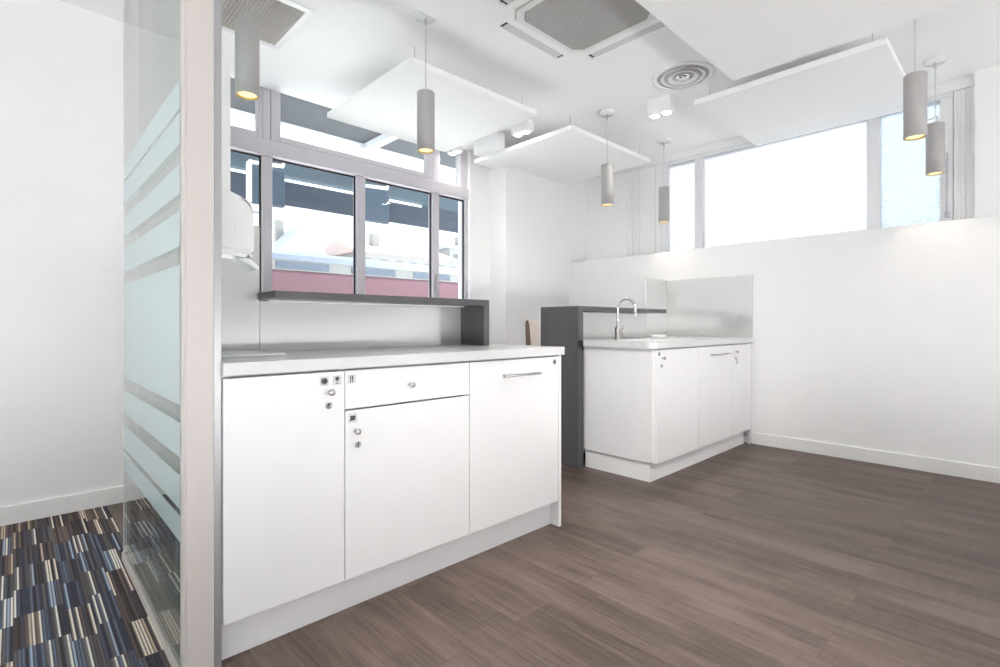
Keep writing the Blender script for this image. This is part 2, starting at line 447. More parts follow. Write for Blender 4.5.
# frosted windows on the right
XR = 4.862
wr = MB()
def rbox(y0, y1, z0, z1, x0=XR - .005, x1=XR + .08): wr.box(x0, x1, y0, y1, z0, z1, .004)
rbox(2.574, 2.60, 1.745, 2.655); rbox(2.207, 2.288, 1.745, 2.655); rbox(.805, .888, 1.745, 2.655); rbox(.381, .451, 1.745, 2.655)
rbox(.381, 2.60, 2.655, 2.70); rbox(.381, 2.60, 1.725, 1.745)
w2 = struct('window_2', wr, M['wframe'], 'white framed row of bright frosted windows above the ledge', 'window')
for y0, y1, m in ((2.288, 2.574, 'milk'), (.888, 2.207, 'milk'), (.451, .805, 'hammer')):
    obj('pane', MB().box(XR + .03, XR + .036, y0 - .008, y1 + .008, 1.735, 2.66), M[m], w2)
lt = MB().box(XR - .03, XR + .0, .395, .425, 1.79, 1.83, .003)
lt.tube([(XR - .03, .41, 1.80), (XR - .03, .41, 2.25)], .006)
obj('crank_rod', lt, M['alu'], w2)
lt = MB().tube([(XR - .03, .60, 2.50), (XR - .05, .46, 2.52), (XR - .05, .46, 2.30)], .006)
lt.box(XR - .035, XR, .585, .615, 2.48, 2.52, .003)
obj('stay_arm', lt, M['alu'], w2)

# ------------------------------------------------------------------ glass partition
PX0, PX1 = .3525, .409
gp = thing('glass_partition', 'double glazed glass partition with frosted bands and a putty coloured end post', 'partition', (.37, 1.62, 0))
pm = MB().box(.3535, .4255, 1.65, 1.72, 0, CH, .004).box(.3495, .3535, 1.652, 1.70, 0, CH, .001)
obj('end_post', pm, M['post'], gp)
obj('channel', MB().box(.4255, .4462, 1.655, 1.75, 0, CH, .002), M['steel'], gp)
GB, GT, GE = .03, CH - .03, 2.72
for x in (PX0, PX1):
    p = obj('pane', MB().box(x - .005, x + .005, 1.695, GE, GB, GT), M['pglass'], gp)
    if x == PX0:
        fm = MB()
        bands = ((.395, .468), (.488, .585), (.637, .738), (.788, 1.193), (1.245, 1.348), (1.397, 1.483), (1.54, 1.63), (1.642, 1.726))
        for a, b in bands: fm.box(x - .0058, x - .0052, 1.69, GE - .003, a, b)
        obj('frosted_film', fm, M['film'], p)
    e = MB().box(x - .006, x + .006, GE, GE + .006, GB, GT); obj('edge_strip', e, M['trimw'] if x == PX0 else M['alu'], p)
br = MB().box(PX0 - .012, PX1 + .012, 1.69, GE + .004, 0, .022, .002).box(PX0 - .012, PX0 - .006, 1.69, GE + .004, .022, .034).box(PX1 + .006, PX1 + .012, 1.69, GE + .004, .022, .034)
obj('base_rail', br, M['post'], gp)
obj('head_rail', MB().box(PX0 - .02, PX1 + .02, 1.69, GE + .02, CH - .035, CH - .001, .002), M['post'], gp)

# ------------------------------------------------------------------ cabinets
YF = 1.645                    # door faces
YB = 2.20
def knob(x, z, y=YF):
    m = MB().lathe([(.004, 0), (.0045, -.006), (.004, -.013), (.009, -.015), (.0108, -.019), (.0102, -.024), (.007, -.0265), (0.0005, -.027)], (x, y, z), 'y', 24)
    return m
def lock(x, z, y=YF):
    m = MB().lathe([(.0115, .001), (.0115, -.003), (.0095, -.0045), (.0085, -.0045), (.008, -.0035), (.0005, -.0035)], (x, y, z), 'y', 24)
    m.box(x - .0013, x + .0013, y - .0055, y - .003, z - .005, z + .006, mi=1)
    return m
def bar_handle(x0, x1, z, y=YF):
    m = MB().tube([(x0, y - .026, z), (x1, y - .026, z)], .0048)
    for x in (x0 + .018, x1 - .018): m.tube([(x, y + .001, z), (x, y - .026, z)], .004)
    return m
def pict(kind, x, z, s=.032, y=YF):
    m = MB().box(x - s / 2, x + s / 2, y - .0008, y + .0005, z - s / 2, z + s / 2)
    q = y - .0014; q2 = y - .0007
    if kind == 'plate':
        m.lathe([(s * .36, q2 - y), (s * .36, q - y), (s * .30, q - y), (s * .30, q2 - y)], (x, y, z), 'y', 28, mi=1)
        m.lathe([(s * .265, q2 - y), (s * .265, q - y), (.0002, q - y)], (x, y, z), 'y', 28, mi=1)
    elif kind == 'glass':
        m.prism([(x - s * .2, z + s * .36), (x + s * .2, z + s * .36), (x + s * .22, z + s * .1), (x + s * .1, z - s * .05), (x - s * .1, z - s * .05), (x - s * .22, z + s * .1)], 'y', q, q2, mi=1)
        m.box(x - s * .03, x + s * .03, q, q2, z - s * .32, z - s * .04, mi=1)
        m.box(x - s * .16, x + s * .16, q, q2, z - s * .37, z - s * .31, mi=1)
    elif kind == 'cutlery':
        m.box(x - s * .2, x - s * .09, q, q2, z - s * .38, z + s * .38, mi=1)
        m.box(x + s * .05, x + s * .16, q, q2, z - s * .38, z + s * .05, mi=1)
        m.prism([(x + s * .02, z + s * .05), (x + s * .19, z + s * .05), (x + s * .19, z + s * .38), (x + s * .14, z + s * .38), (x + s * .105, z + s * .2), (x + s * .07, z + s * .38), (x + s * .02, z + s * .38)], 'y', q, q2, mi=1)
    elif kind == 'appliance':
        m.box(x - s * .28, x + s * .3, q, q2, z - s * .2, z + s * .22, mi=1)
        m.box(x - s * .38, x + s * .2, q, q2, z - s * .28, z - s * .2, mi=1)
    elif kind == 'bin':
        m.box(x - s * .3, x + s * .3, q, q2, z - s * .35, z + s * .1, mi=1).box(x - s * .34, x + s * .34, q, q2, z + s * .18, z + s * .3, mi=1)
    elif kind == 'dot':
        m.lathe([(s * .3, q2 - y), (s * .3, q - y), (.0002, q - y)], (x, y, z), 'y', 24, mi=1)
    return m
SK = [M['sticker'], M['ink']]
LK = [M['satin'], M['black']]
DZ0, DZ1, KZ = .131, .859, .131

def cabinet(x0, x1, label, yback=YB, group='white base cabinets'):
    t = thing('base_cabinet', label, 'cabinet', ((x0 + x1) / 2, (YF + yback) / 2, KZ), group)
    th = .016
    b = MB().box(x0, x0 + th, YF + .021, yback, KZ, .866).box(x1 - th, x1, YF + .021, yback, KZ, .866)
    b.box(x0 + th, x1 - th, YF + .021, yback, KZ, KZ + th).box(x0 + th, x1 - th, yback - .008, yback, KZ + th, .866).box(x0 + th, x1 - th, YF + .03, yback - .01, .848, .866)
    obj('carcass', b, M['carcass'], t)
    return t
def front(t, name, x0, x1, z0=DZ0, z1=DZ1):
    g = .0017
    return obj(name, MB().box(x0 + g, x1 - g, YF, YF + .019, z0, z1, .0012), M['door'], t)

XA, XB, XC, XD = .4465, .832, 1.398, 1.985
c1 = cabinet(XA, XB, 'white base cabinet beside the partition post, door marked with plate and wine glass')
d = front(c1, 'door', XA, XB)
obj('sticker', pict('plate', .757, .829), SK, d); obj('sticker', pict('glass', .803, .829), SK, d)
obj('knob', knob(.775, .791), M['satin'], d); obj('lock', lock(.773, .745), LK, d)
c2 = cabinet(XB, XC, 'white base cabinet with a cutlery drawer above its door, middle of the near counter')
dr = front(c2, 'drawer', XB, XC, .725, DZ1)
obj('sticker', pict('cutlery', .857, .829), SK, dr); obj('knob', knob(1.098, .791), M['satin'], dr)
d = front(c2, 'door', XB, XC, DZ0, .719)
obj('sticker', pict('appliance', .861, .6925, .034), SK, d); obj('knob', knob(.872, .645), M['satin'], d); obj('lock', lock(.882, .595), LK, d)
c3 = cabinet(XC, XD, 'white base cabinet with a full height door and bar handle, near counter end')
d = front(c3, 'door', XC, XD)
obj('handle', bar_handle(1.585, 1.825, .7865), M['satin'], d); obj('sticker', pict('dot', 1.955, .833, .034), SK, d)
ep = obj('end_panel', MB().box(1.987, 2.005, YF - .002, YB, 0, .866, .001), M['door'], base=(1.996, 1.9, 0))
tag(ep, 'white end panel closing the near counter beside the open floor', 'panel')
pl = obj('plinth', MB().box(XA, 1.986, 1.698, 1.714, 0, KZ), M['kick'], base=(1.2, 1.706, 0))
tag(pl, 'long pale plinth board under the near cabinets', 'plinth')

# near worktop and what stands on it
YS = 2.215
wt = obj('worktop', MB().box(.4455, 2.02, 1.632, YS + .011, .867, .907, .0025), M['top'], base=(1.23, 1.93, .867))
tag(wt, 'pale grey worktop on the near cabinets', 'worktop')
sp = thing('splashback', 'glossy white splashback under the dark wall shelf, taller at its left end', 'splashback', (1.2, YS, .907))
obj('low_panel', MB().box(.742, 1.86, YS, YS + .01, .907, 1.118, .001), M['splash'], sp)
obj('tall_panel', MB().box(.447, .740, YS, YS + .012, .907, 1.43, .001), M['splash'], sp)
obj('backing', MB().box(.447, 1.9, YS + .0125, YS + .04, 0, 1.115), M['door'], sp)
sh = thing('raised_shelf', 'dark grey shelf with one dark end panel standing on the near worktop', 'shelf', (1.3, 2.15, .907))
SZ = 1.152
obj('board', MB().box(.733, 1.857, 2.02, YS - .0005, SZ - .031, SZ, .001).box(.742, 1.857, YS - .0005, 2.42, SZ - .031, SZ, .001), M['dark'], sh)
obj('end_panel', MB().box(1.818, 1.857, 2.02, YS - .001, .907, SZ - .031, .001), M['dark'], sh)
obj('trim_strip', MB().box(.76, 1.80, 2.16, 2.19, SZ - .037, SZ - .0312), M['trimw'], sh)  # pale trim strip along the shelf underside, not a lamp
tr = obj('drip_tray', MB().box(.50, .715, 1.86, 2.19, .907, .914, .003).box(.505, .71, 1.865, 2.185, .9135, .916, .001), M['plastic'], base=(.6, 2.0, .907))
tag(tr, 'flat white tray on the near worktop below the dispenser', 'tray')
gr = obj('cable_grommet', MB().lathe([(.028, 0), (.028, .002), (.025, .003), (.0005, .003)], (1.44, 1.86, .907), 'z', 28), M['plastic'], base=(1.44, 1.86, .907))
tag(gr, 'small round white cap set in the near worktop', 'cable grommet')

# wall dispenser on the partition
DX, DY = .449, 1.95
ds = thing('soap_dispenser', 'white rounded soap dispenser mounted above the near worktop behind the partition post', 'dispenser', (DX, DY, 1.23))
def soft_profile(x0, x1, z0, z1):
    w = x1 - x0; h = z1 - z0
    p = [(x0, z0 + .03 * h)]
    p += [(x0 + .55 * w, z0 + .03 * h), (x0 + .92 * w, z0), (x0 + w, z0 + .06 * h), (x0 + w, z0 + .62 * h)]
    for k in range(1, 8):
        a = math.pi / 2 * k / 8
        p.append((x0 + w - .34 * w * (1 - math.cos(a)), z0 + .62 * h + .26 * h * math.sin(a)))
    p += [(x0 + .45 * w, z0 + .955 * h), (x0 + .2 * w, z0 + h), (x0, z0 + h)]
    return p
body = MB().prism(soft_profile(DX, DX + .166, 1.252, 1.495), 'y', DY - .07, DY + .07, .016, seg=4)
bo = obj('cover', body, M['plastic'], ds)
obj('gauge', MB().box(DX + .10, DX + .105, DY - .0715, DY - .069, 1.335, 1.375, .001), M['trimw'], ds)
obj('back_plate', MB().box(DX - .003, DX + .02, DY - .07, DY + .07, 1.235, 1.49, .004), M['plastic'], ds)
lv = MB().prism([(DX + .115, 1.250), (DX + .155, 1.254), (DX + .190, 1.224), (DX + .182, 1.214), (DX + .163, 1.228)], 'y', DY - .045, DY + .045, .004)
obj('lever', lv, M['plastic'], ds)
obj('seam', MB().box(DX + .025, DX + .15, DY - .0706, DY - .0696, 1.2785, 1.2800), M['alu'], ds)

# far counter
FX = 2.945
FA, FB, FC, FD = FX + .018, 3.547, 4.138, 4.545
YB2 = 2.38
c4 = cabinet(FA, FB, 'white base cabinet at the open corner of the sink counter', YB2, 'white base cabinets')
d = front(c4, 'door', FA - .006, FB)
obj('sticker', pict('bin', 2.992, .832, .03), SK, d); obj('knob', knob(3.03, .803), M['satin'], d); obj('lock', lock(3.022, .752), LK, d)
c5 = cabinet(FB, FC, 'white base cabinet with a bar handle, middle of the sink counter', YB2)
d = front(c5, 'door', FB, FC)
obj('handle', bar_handle(3.735, 4.05, .7935), M['satin'], d)
c6 = cabinet(FC, FD, 'narrow white base cabinet of the sink counter, next to the right wall', YB2)
d = front(c6, 'door', FC, FD)
obj('knob', knob(4.215, .80), M['satin'], d); obj('lock', lock(4.205, .748), LK, d)
obj('key', MB().box(4.2035, 4.2065, YF - .016, YF - .004, .742, .752, .0005).box(4.2035, 4.2065, YF - .02, YF - .010, .70, .745, .0005), M['satin'], d)
sp2 = obj('end_panel', MB().box(FX, FX + .016, YF + .0195, 2.20, KZ, .866, .001), M['door'], base=(2.95, 1.9, KZ))
tag(sp2, 'white end panel of the sink counter beside the dark bar panel', 'panel')
fl = obj('filler_strip', MB().box(FD + .002, 4.578, YF + .012, YF + .03, 0, .866, .001), M['carcass'], base=(4.56, YF, 0))
tag(fl, 'narrow grey filler strip between the sink counter and right wall', 'filler strip')
pl2 = obj('plinth', MB().box(2.986, 4.52, 1.698, 1.714, 0, KZ).box(2.97, 2.986, 1.698, 2.21, 0, KZ), M['kick'], base=(3.7, 1.7, 0))
tag(pl2, 'pale plinth board running around the sink counter corner', 'plinth')

# sink worktop with a rounded outer corner
YS2 = 2.43
def rounded_top(x0, x1, y0, y1, r):
    p = [(x1, y0), (x1, y1), (x0, y1)]
    for k in range(9):
        a = math.pi + math.pi / 2 * k / 8
        p.append((x0 + r + r * math.cos(a), y0 + r + r * math.sin(a)))
    return p
sw = thing('sink_worktop', 'pale sink worktop with rounded corner on the far counter', 'worktop', (3.7, 2.0, .867))
SX0, SX1, SY0, SY1 = 3.12, 3.62, 1.74, 2.02        # basin opening
tw = bmesh.new()
slab = MB()
o_ = rounded_top(2.905, 4.566, 1.628, 2.425, .055)
# slab built as outline with the basin cut out: four prisms around the opening share the same top
slab.prism([(SX0, 1.628), (SX1, 1.628), (SX1, SY0), (SX0, SY0)], 'z', .867, .907)
slab.prism([(SX0, SY1), (SX1, SY1), (SX1, 2.425), (SX0, 2.425)], 'z', .867, .907)
slab.prism([(SX1, 1.628), (4.566, 1.628), (4.566, 2.425), (SX1, 2.425)], 'z', .867, .907)
lp = [(SX0, 1.628), (SX0, 2.425)] + [q for q in o_[2:]]
slab.prism(lp, 'z', .867, .907)
obj('slab', slab, M['top'], sw)
bas = MB()
t_ = .002
bas.box(SX0, SX0 + t_, SY0, SY1, .76, .909).box(SX1 - t_, SX1, SY0, SY1, .76, .909).box(SX0, SX1, SY0, SY0 + t_, .76, .909).box(SX0, SX1, SY1 - t_, SY1, .76, .909).box(SX0, SX1, SY0, SY1, .758, .76)
bas.box(SX0 - .02, SX1 + .02, SY0 - .02, SY0, .907, .91).box(SX0 - .02, SX1 + .02, SY1, SY1 + .02, .907, .91).box(SX0 - .02, SX0, SY0, SY1, .907, .91).box(SX1, SX1 + .02, SY0, SY1, .907, .91)
obj('basin', bas, M['kick'], sw)
# tap
TX, TY = 3.275, 2.14
fa = thing('kitchen_tap', 'chrome gooseneck tap with side lever at the sink', 'tap', (TX, TY, .907))
obj('body', MB().lathe([(.026, 0), (.026, .006), (.0215, .010), (.0215, .085), (.018, .092), (.010, .094)], (TX, TY, .907), 'z', 28), M['satin'], fa)
pts = [(TX, TY, .99), (TX, TY, 1.06), (TX, TY, 1.135)]
for k in range(1, 17):
    a = math.pi * k / 16
    pts.append((TX, TY - .075 * (1 - math.cos(a)), 1.135 + .075 * math.sin(a)))
pts += [(TX, TY - .150, 1.10)]
obj('spout', MB().tube(pts, .0105, 18), M['chrome'], fa)
obj('nozzle', MB().lathe([(.0125, 0), (.0125, -.028), (.009, -.03)], (TX, TY - .150, 1.11), 'z', 20), M['chrome'], fa)
obj('lever', MB().tube([(TX + .015, TY, .958), (TX + .052, TY - .004, .962), (TX + .062, TY - .005, .99), (TX + .066, TY - .005, 1.01)], [.014, .013, .006, .005], 16), M['satin'], fa)
bw = obj('dish', MB().lathe([(.0005, .0), (.050, 0), (.058, .014), (.062, .030), (.058, .030), (.052, .010), (.0005, .008)], (3.74, 2.06, .907), 'z', 36), M['plastic'], base=(3.74, 2.06, .907))
tag(bw, 'low white dish on the sink worktop near the wall corner', 'dish')
# splashbacks of the sink counter
s2 = thing('splashback', 'glossy white splashback behind the sink, turning the corner onto the right wall', 'splashback', (3.7, YS2, .907))
obj('low_panel', MB().box(2.952, 4.178, YS2, YS2 + .012, .907, 1.118, .001), M['splash'], s2)
obj('tall_panel', MB().box(4.182, 4.566, YS2, YS2 + .012, .907, 1.445, .001), M['splash'], s2)
obj('wall_panel', MB().box(4.566, 4.579, 1.645, YS2 + .012, .907, 1.445, .001), M['splash'], s2)
bar = thing('bar_counter', 'dark grey raised bar with a full height end panel behind the sink counter', 'bar', (3.5, 2.4, 0))
obj('end_panel', MB().box(2.892, 2.948, 2.212, 2.57, 0, SZ - .033, .001), M['dark'], bar)
obj('top', MB().box(2.892, 4.15, 2.212, 2.57, SZ - .033, SZ, .001), M['dark'], bar)
obj('bracket', MB().box(2.888, 2.912, 2.18, 2.212, .866, .908, .002), M['black'], bar)
obj('back_board', MB().box(2.95, 4.56, YS2 + .0125, YS2 + .03, 0, SZ - .034), M['door'], bar)

# upholstered chair behind the bar
ch = thing('bar_chair', 'beige upholstered high back chair behind the dark bar', 'chair', (3.56, 3.0, 0))
def cushion(x0, x1, y0, y1, z0, z1): return MB().box(x0, x1, y0, y1, z0, z1, .025, seg=4)
bk = bmesh.new()
bp = MB()
pr = [(3.10, .60), (3.115, .80), (3.135, 1.0), (3.15, 1.055), (3.185, 1.06), (3.20, 1.03), (3.19, .82), (3.165, .60)]
bp.prism(pr, 'x', 3.385, 3.74, .012)
bko = obj('backrest', bp, M['seat'], ch)
obj('piping', MB().prism([(a + (.006 if i < 4 else -.006), z) for i, (a, z) in enumerate(pr)], 'x', 3.380, 3.386, .002), M['seatedge'], bko)
obj('seat', cushion(3.38, 3.75, 2.78, 3.17, .56, .64), M['seat'], ch)
for x in (3.41, 3.72):
    for y, dy in ((2.81, -.02), (3.13, .03)):
        obj('leg', MB().tube([(x, y + dy, 0), (x, y, .57)], [.012, .017]), M['satin'], ch)

# ------------------------------------------------------------------ ceiling fittings
RZ = 2.60
def raft(x0, x1, y0, y1, label, z=RZ):
    t = thing('acoustic_raft', label, 'ceiling panel', ((x0 + x1) / 2, (y0 + y1) / 2, z), 'suspended white ceiling rafts')
    obj('panel', MB().box(x0, x1, y0, y1, z, z + .038, .002), M['raft'], t)
    for x in (x0 + .08, x1 - .08):
        for y in (y0 + .08, y1 - .08):
            obj('hanger', MB().tube([(x, y, z + .038), (x, y, CH)], .0015, 8).lathe([(.008, 0), (.008, .012), (.003, .016)], (x, y, z + .038), 'z', 12), M['satin'], t)
raft(1.732, 2.86, 2.58, 3.715, 'white suspended ceiling raft above the near counter, in front of the window')
raft(3.265, 4.50, 2.565, 3.77, 'white suspended ceiling raft near the far back corner')
raft(3.545, 4.755, .555, 1.675, 'white suspended ceiling raft in front of the frosted windows')
raft(2.18, 3.372, .14, 1.333, 'white suspended ceiling raft beside the cassette unit and round diffuser')
raft(.50, 1.695, .95, 2.128, 'white suspended ceiling raft cut by the top frame edge, left of the cassette unit')

def pendant(x, y, zb, label, h=.328, r=.049):
    t = thing('pendant_lamp', label, 'pendant lamp', (x, y, zb), 'grey cylinder pendant lamps')
    obj('canopy', MB().lathe([(.062, CH), (.062, CH - .012), (.056, CH - .022), (.0005, CH - .022)], (x, y, 0), 'z', 32), M['plastic'], t)
    obj('cord', MB().tube([(x, y, zb + h), (x, y, CH - .02)], .0022, 8).lathe([(.006, CH - .06), (.008, CH - .05), (.006, CH - .022)], (x, y, 0), 'z', 12), M['cord'], t)
    sh_ = MB().lathe([(r - .003, zb), (r, zb + .001), (r, zb + h - .003), (r - .003, zb + h), (.0005, zb + h), (.0005, zb + h - .004), (r - .004, zb + h - .004), (r - .004, zb + .0005), (r - .003, zb)], (x, y, 0), 'z', 40)
    so = obj('shade', sh_, M['shade'], t)
    obj('lining', MB().lathe([(r - .0045, zb + .002), (r - .0045, zb + .06), (r - .009, zb + .062), (r - .009, zb + .002), (r - .0045, zb + .002)], (x, y, 0), 'z', 40), M['gold'], so)
    obj('lamp', MB().lathe([(.0005, zb + .005), (r - .016, zb + .0055), (r - .0095, zb + .009), (r - .0095, zb + .03), (.0005, zb + .03)], (x, y, 0), 'z', 32), M['lampwarm'], t)
    l = bpy.data.lights.new('pendant_glow', 'SPOT'); l.energy = 1.6; l.color = (1, .86, .66); l.spot_size = math.radians(100); l.spot_blend = .6; l.shadow_soft_size = .04
    lo = bpy.data.objects.new('pendant_glow', l); COL.objects.link(lo); lo.location = (0, 0, -.01); lo.parent = t
    return t
pendant(.742, 2.375, 2.022, 'grey cylinder pendant lamp beside the partition post, largest of the lit pendants')
pendant(1.672, 2.345, 1.992, 'grey cylinder pendant lamp in front of the white raft by the window')
pendant(3.52, 2.40, 2.0, 'grey cylinder pendant lamp above the sink tap')
pendant(4.435, 2.39, 1.985, 'grey cylinder pendant lamp in front of the leftmost frosted pane, smallest of the pendants')
pendant(3.40, .414, 1.995, 'grey cylinder pendant lamp under the raft edge, the nearer of the right pair')
pendant(4.375, .43, 2.01, 'grey cylinder pendant lamp in front of the hammered pane, the farther of the right pair')

def twin_spot(x, y, label, sx=.075, sy=.19, h=.125, power=6, soft=.03, cone=120):
    t = thing('twin_spotlight', label, 'spotlight', (x, y, CH - h), 'white twin spotlights on the ceiling')
    obj('housing', MB().box(x - sx / 2, x + sx / 2, y - sy / 2, y + sy / 2, CH - h, CH, .003), M['plastic'], t)
    for k in (-1, 1):
        yy = y + k * sy * .25
        obj('lamp', MB().lathe([(.030, CH - h - .003), (.030, CH - h + .001), (.0005, CH - h + .001), (.0005, CH - h - .001)], (x, yy, 0), 'z', 24), M['lampcool'], t)
        l = bpy.data.lights.new('spot_glow', 'SPOT'); l.energy = power; l.color = (1, .96, .9); l.spot_size = math.radians(cone); l.spot_blend = .7; l.shadow_soft_size = soft
        lo = bpy.data.objects.new('spot_glow', l); COL.objects.link(lo); lo.location = (0, k * sy * .25, -.012); lo.parent = t
    return t
twin_spot(3.60, 1.965, 'white twin spotlight box beside the round ceiling diffuser')
twin_spot(3.16, 3.02, 'white twin spotlight box between the window raft and the corner raft', h=.10, power=5)
twin_spot(3.05, 3.80, 'white twin spotlight box on the ceiling right against the window head', h=.10, sy=.15, power=1.2)
l = bpy.data.lights.new('added_floor_spot', 'SPOT'); l.energy = 90; l.color = (1, .97, .92); l.spot_size = math.radians(68); l.spot_blend = .85; l.shadow_soft_size = .12
lo = bpy.data.objects.new('added_floor_spot', l); COL.objects.link(lo); lo.location = (1.42, .72, CH - .02)   # unseen lamp without a fitting, added to brighten the floor
l = bpy.data.lights.new('added_counter_spot', 'SPOT'); l.energy = 130; l.color = (1, .97, .93); l.spot_size = math.radians(36); l.spot_blend = .9; l.shadow_soft_size = .12
lo = bpy.data.objects.new('added_counter_spot', l); COL.objects.link(lo); lo.location = (.2, -.3, CH - .06)   # added spot above the frame, no fitting, brightens the sink counter
lo.rotation_euler = (Vector((3.1, 1.85, .62)) - lo.location).to_track_quat('-Z', 'Y').to_euler()
cb = thing('junction_box', 'long white box hanging between the two rear ceiling rafts', 'box', (3.2, 3.47, 2.63))
obj('casing', MB().box(3.14, 3.235, 3.31, 3.63, 2.625, CH, .004), M['plastic'], cb)
obj('lid', MB().box(3.138, 3.237, 3.308, 3.632, 2.619, 2.626, .002), M['trimw'], cb)

# ceiling cassette unit
cx, cy = 2.30, 1.705
ca = thing('ceiling_cassette', 'square white ceiling air conditioning cassette with a grey perforated centre', 'air conditioner', (cx, cy, CH - .03))
H2 = .47
def octa(r, c): return [(cx + a, cy + b) for a, b in ((-r + c, -r), (r - c, -r), (r, -r + c), (r, r - c), (r - c, r), (-r + c, r), (-r, r - c), (-r, -r + c))]
# panel: border strips around the four air slots
pm = MB()
S0, S1, SL = .365, .425, .265
zt, zb_ = CH, CH - .012
for sgn in (-1, 1):
    pm.box(cx - H2, cx + H2, cy + (S1 if sgn > 0 else -H2), cy + (H2 if sgn > 0 else -S1), zb_, zt)
    pm.box(cx + (S1 if sgn > 0 else -H2), cx + (H2 if sgn > 0 else -S1), cy - S1, cy + S1, zb_, zt)
    for s_ in (-1, 1):
        pm.box(cx + (SL if s_ > 0 else -S1), cx + (S1 if s_ > 0 else -SL), cy + (S0 if sgn > 0 else -S1), cy + (S1 if sgn > 0 else -S0), zb_, zt)
        pm.box(cx + (S0 if sgn > 0 else -S1), cx + (S1 if sgn > 0 else -S0), cy + (SL if s_ > 0 else -S0), cy + (S0 if s_ > 0 else -SL), zb_, zt)
pm.box(cx - S0, cx + S0, cy - S0, cy + S0, zb_, zt)
obj('panel', pm, M['ceil'], ca)
obj('slot_well', MB().box(cx - S1, cx + S1, cy - S1, cy + S1, zt - .002, zt + .03), M['black'], ca)
for k, (dx, dy) in enumerate(((0, 1), (0, -1), (1, 0), (-1, 0))):
    m_ = .395
    f = MB()
    if dx == 0: f.box(cx - SL + .022, cx + SL - .022, cy + dy * m_ - .027, cy + dy * m_ + .027, zt - .010, zt - .004, .002)
    else: f.box(cx + dx * m_ - .027, cx + dx * m_ + .027, cy - SL + .022, cy + SL - .022, zt - .010, zt - .004, .002)
    obj('air_flap', f, M['flap'], ca)
obj('shadow_gap', MB().prism(octa(.311, .062), 'z', zb_ - .003, zb_), M['vent'], ca)
gi = MB().prism(octa(.305, .06), 'z', zb_ - .012, zb_, .003)
go = obj('grille_surround', gi, M['trimw'], ca)
obj('grille', MB().prism(octa(.268, .05), 'z', zb_ - .016, zb_ - .0115), M['perf'], go)

# square slatted return grille
gx0, gx1, gy0, gy1 = .64, 1.205, 2.74, 3.275
vg = thing('return_grille', 'square slatted grey ceiling grille beside the partition post', 'vent', ((gx0 + gx1) / 2, (gy0 + gy1) / 2, CH - .012))
fr = MB()
fw = .035
fr.box(gx0, gx1, gy0, gy0 + fw, CH - .012, CH).box(gx0, gx1, gy1 - fw, gy1, CH - .012, CH).box(gx0, gx0 + fw, gy0 + fw, gy1 - fw, CH - .012, CH).box(gx1 - fw, gx1, gy0 + fw, gy1 - fw, CH - .012, CH)
obj('frame', fr, M['plastic'], vg)
sl = MB(); n_ = 26
for i in range(n_):
    x = gx0 + fw + (gx1 - gx0 - 2 * fw) * (i + .5) / n_
    sl.prism([(x - .008, CH - .003), (x + .004, CH - .011), (x + .006, CH - .010), (x - .006, CH - .002)], 'y', gy0 + fw, gy1 - fw)
obj('slats', sl, M['vent'], vg)
obj('backing', MB().box(gx0 + fw, gx1 - fw, gy0 + fw, gy1 - fw, CH - .0015, CH - .0005), M['ventdark'], vg)

# round diffuser
fx, fy = 3.385, 1.68
df = thing('round_diffuser', 'round white ceiling air diffuser with metal inner cones', 'vent', (fx, fy, CH - .03))
obj('rim', MB().lathe([(.205, CH), (.205, CH - .008), (.195, CH - .014), (.175, CH - .012), (.165, CH - .002), (.165, CH), (.205, CH)], (fx, fy, 0), 'z', 56), M['plastic'], df)
obj('cone', MB().lathe([(.150, CH - .014), (.152, CH - .018), (.135, CH - .008), (.120, CH - .001), (.118, CH - .004), (.132, CH - .012), (.150, CH - .014)], (fx, fy, 0), 'z', 56), M['plastic'], df)
obj('well', MB().lathe([(.166, CH - .001), (.166, CH - .003), (.0005, CH - .003)], (fx, fy, 0), 'z', 48), M['alu'], df)
obj('cone', MB().lathe([(.105, CH - .016), (.108, CH - .022), (.085, CH - .012), (.07, CH - .004), (.068, CH - .007), (.083, CH - .015), (.105, CH - .016)], (fx, fy, 0), 'z', 56), M['plastic'], df)
obj('core', MB().lathe([(.05, CH - .003), (.05, CH - .014), (.035, CH - .024), (.0005, CH - .026)], (fx, fy, 0), 'z', 40), M['chrome'], df)

# ------------------------------------------------------------------ outdoors, seen through the large window
struct('ground', MB().box(-30, 60, 4.2, 90, -.2, -.05), M['asphalt'], 'pale station paving outside the window', 'ground')
ov = thing('roof_overhang', 'grey underside of the building roof overhang outside the upper panes', 'roof', (4, 5.2, 3.45))
obj('soffit', MB().box(-6, 6.2, 4.15, 6.2, 3.45, 3.6), M['soffit'], ov)
obj('fascia', MB().box(-6, 6.2, 6.2, 6.32, 3.375, 3.6, .005), M['beam'], ov)
for x in (1.2, 3.4, 6.2): obj('bracket', MB().box(x, x + .1, 4.2, 6.2, 3.36, 3.45, .004), M['beam'], ov)
cp = thing('platform_canopy', 'long teal platform canopy roof outside the window', 'canopy', (6, 10.5, 4.0))
obj('roof', MB().box(-8, 15, 8.4, 10.0, 3.85, 3.97), M['teal'], cp)
obj('rear_roof', MB().box(-8, 15, 10.0, 12.2, 3.84, 3.96), M['navy'], cp)
obj('gutter', MB().box(-8, 15, 12.2, 12.3, 3.82, 3.97, .01), M['beam'], cp)
for x in (-1.5, 10.2, 18): obj('post', MB().tube([(x, 10.9, -.05), (x, 10.9, 3.86)], .09), M['beam'], cp)
tl = obj('tube_light', MB().box(1.0, 7.0, 9.98, 10.02, 3.805, 3.84, .008), M['tube'], base=(4, 10.24, 3.95))
tag(tl, 'thin white strip light under the platform canopy', 'strip light')
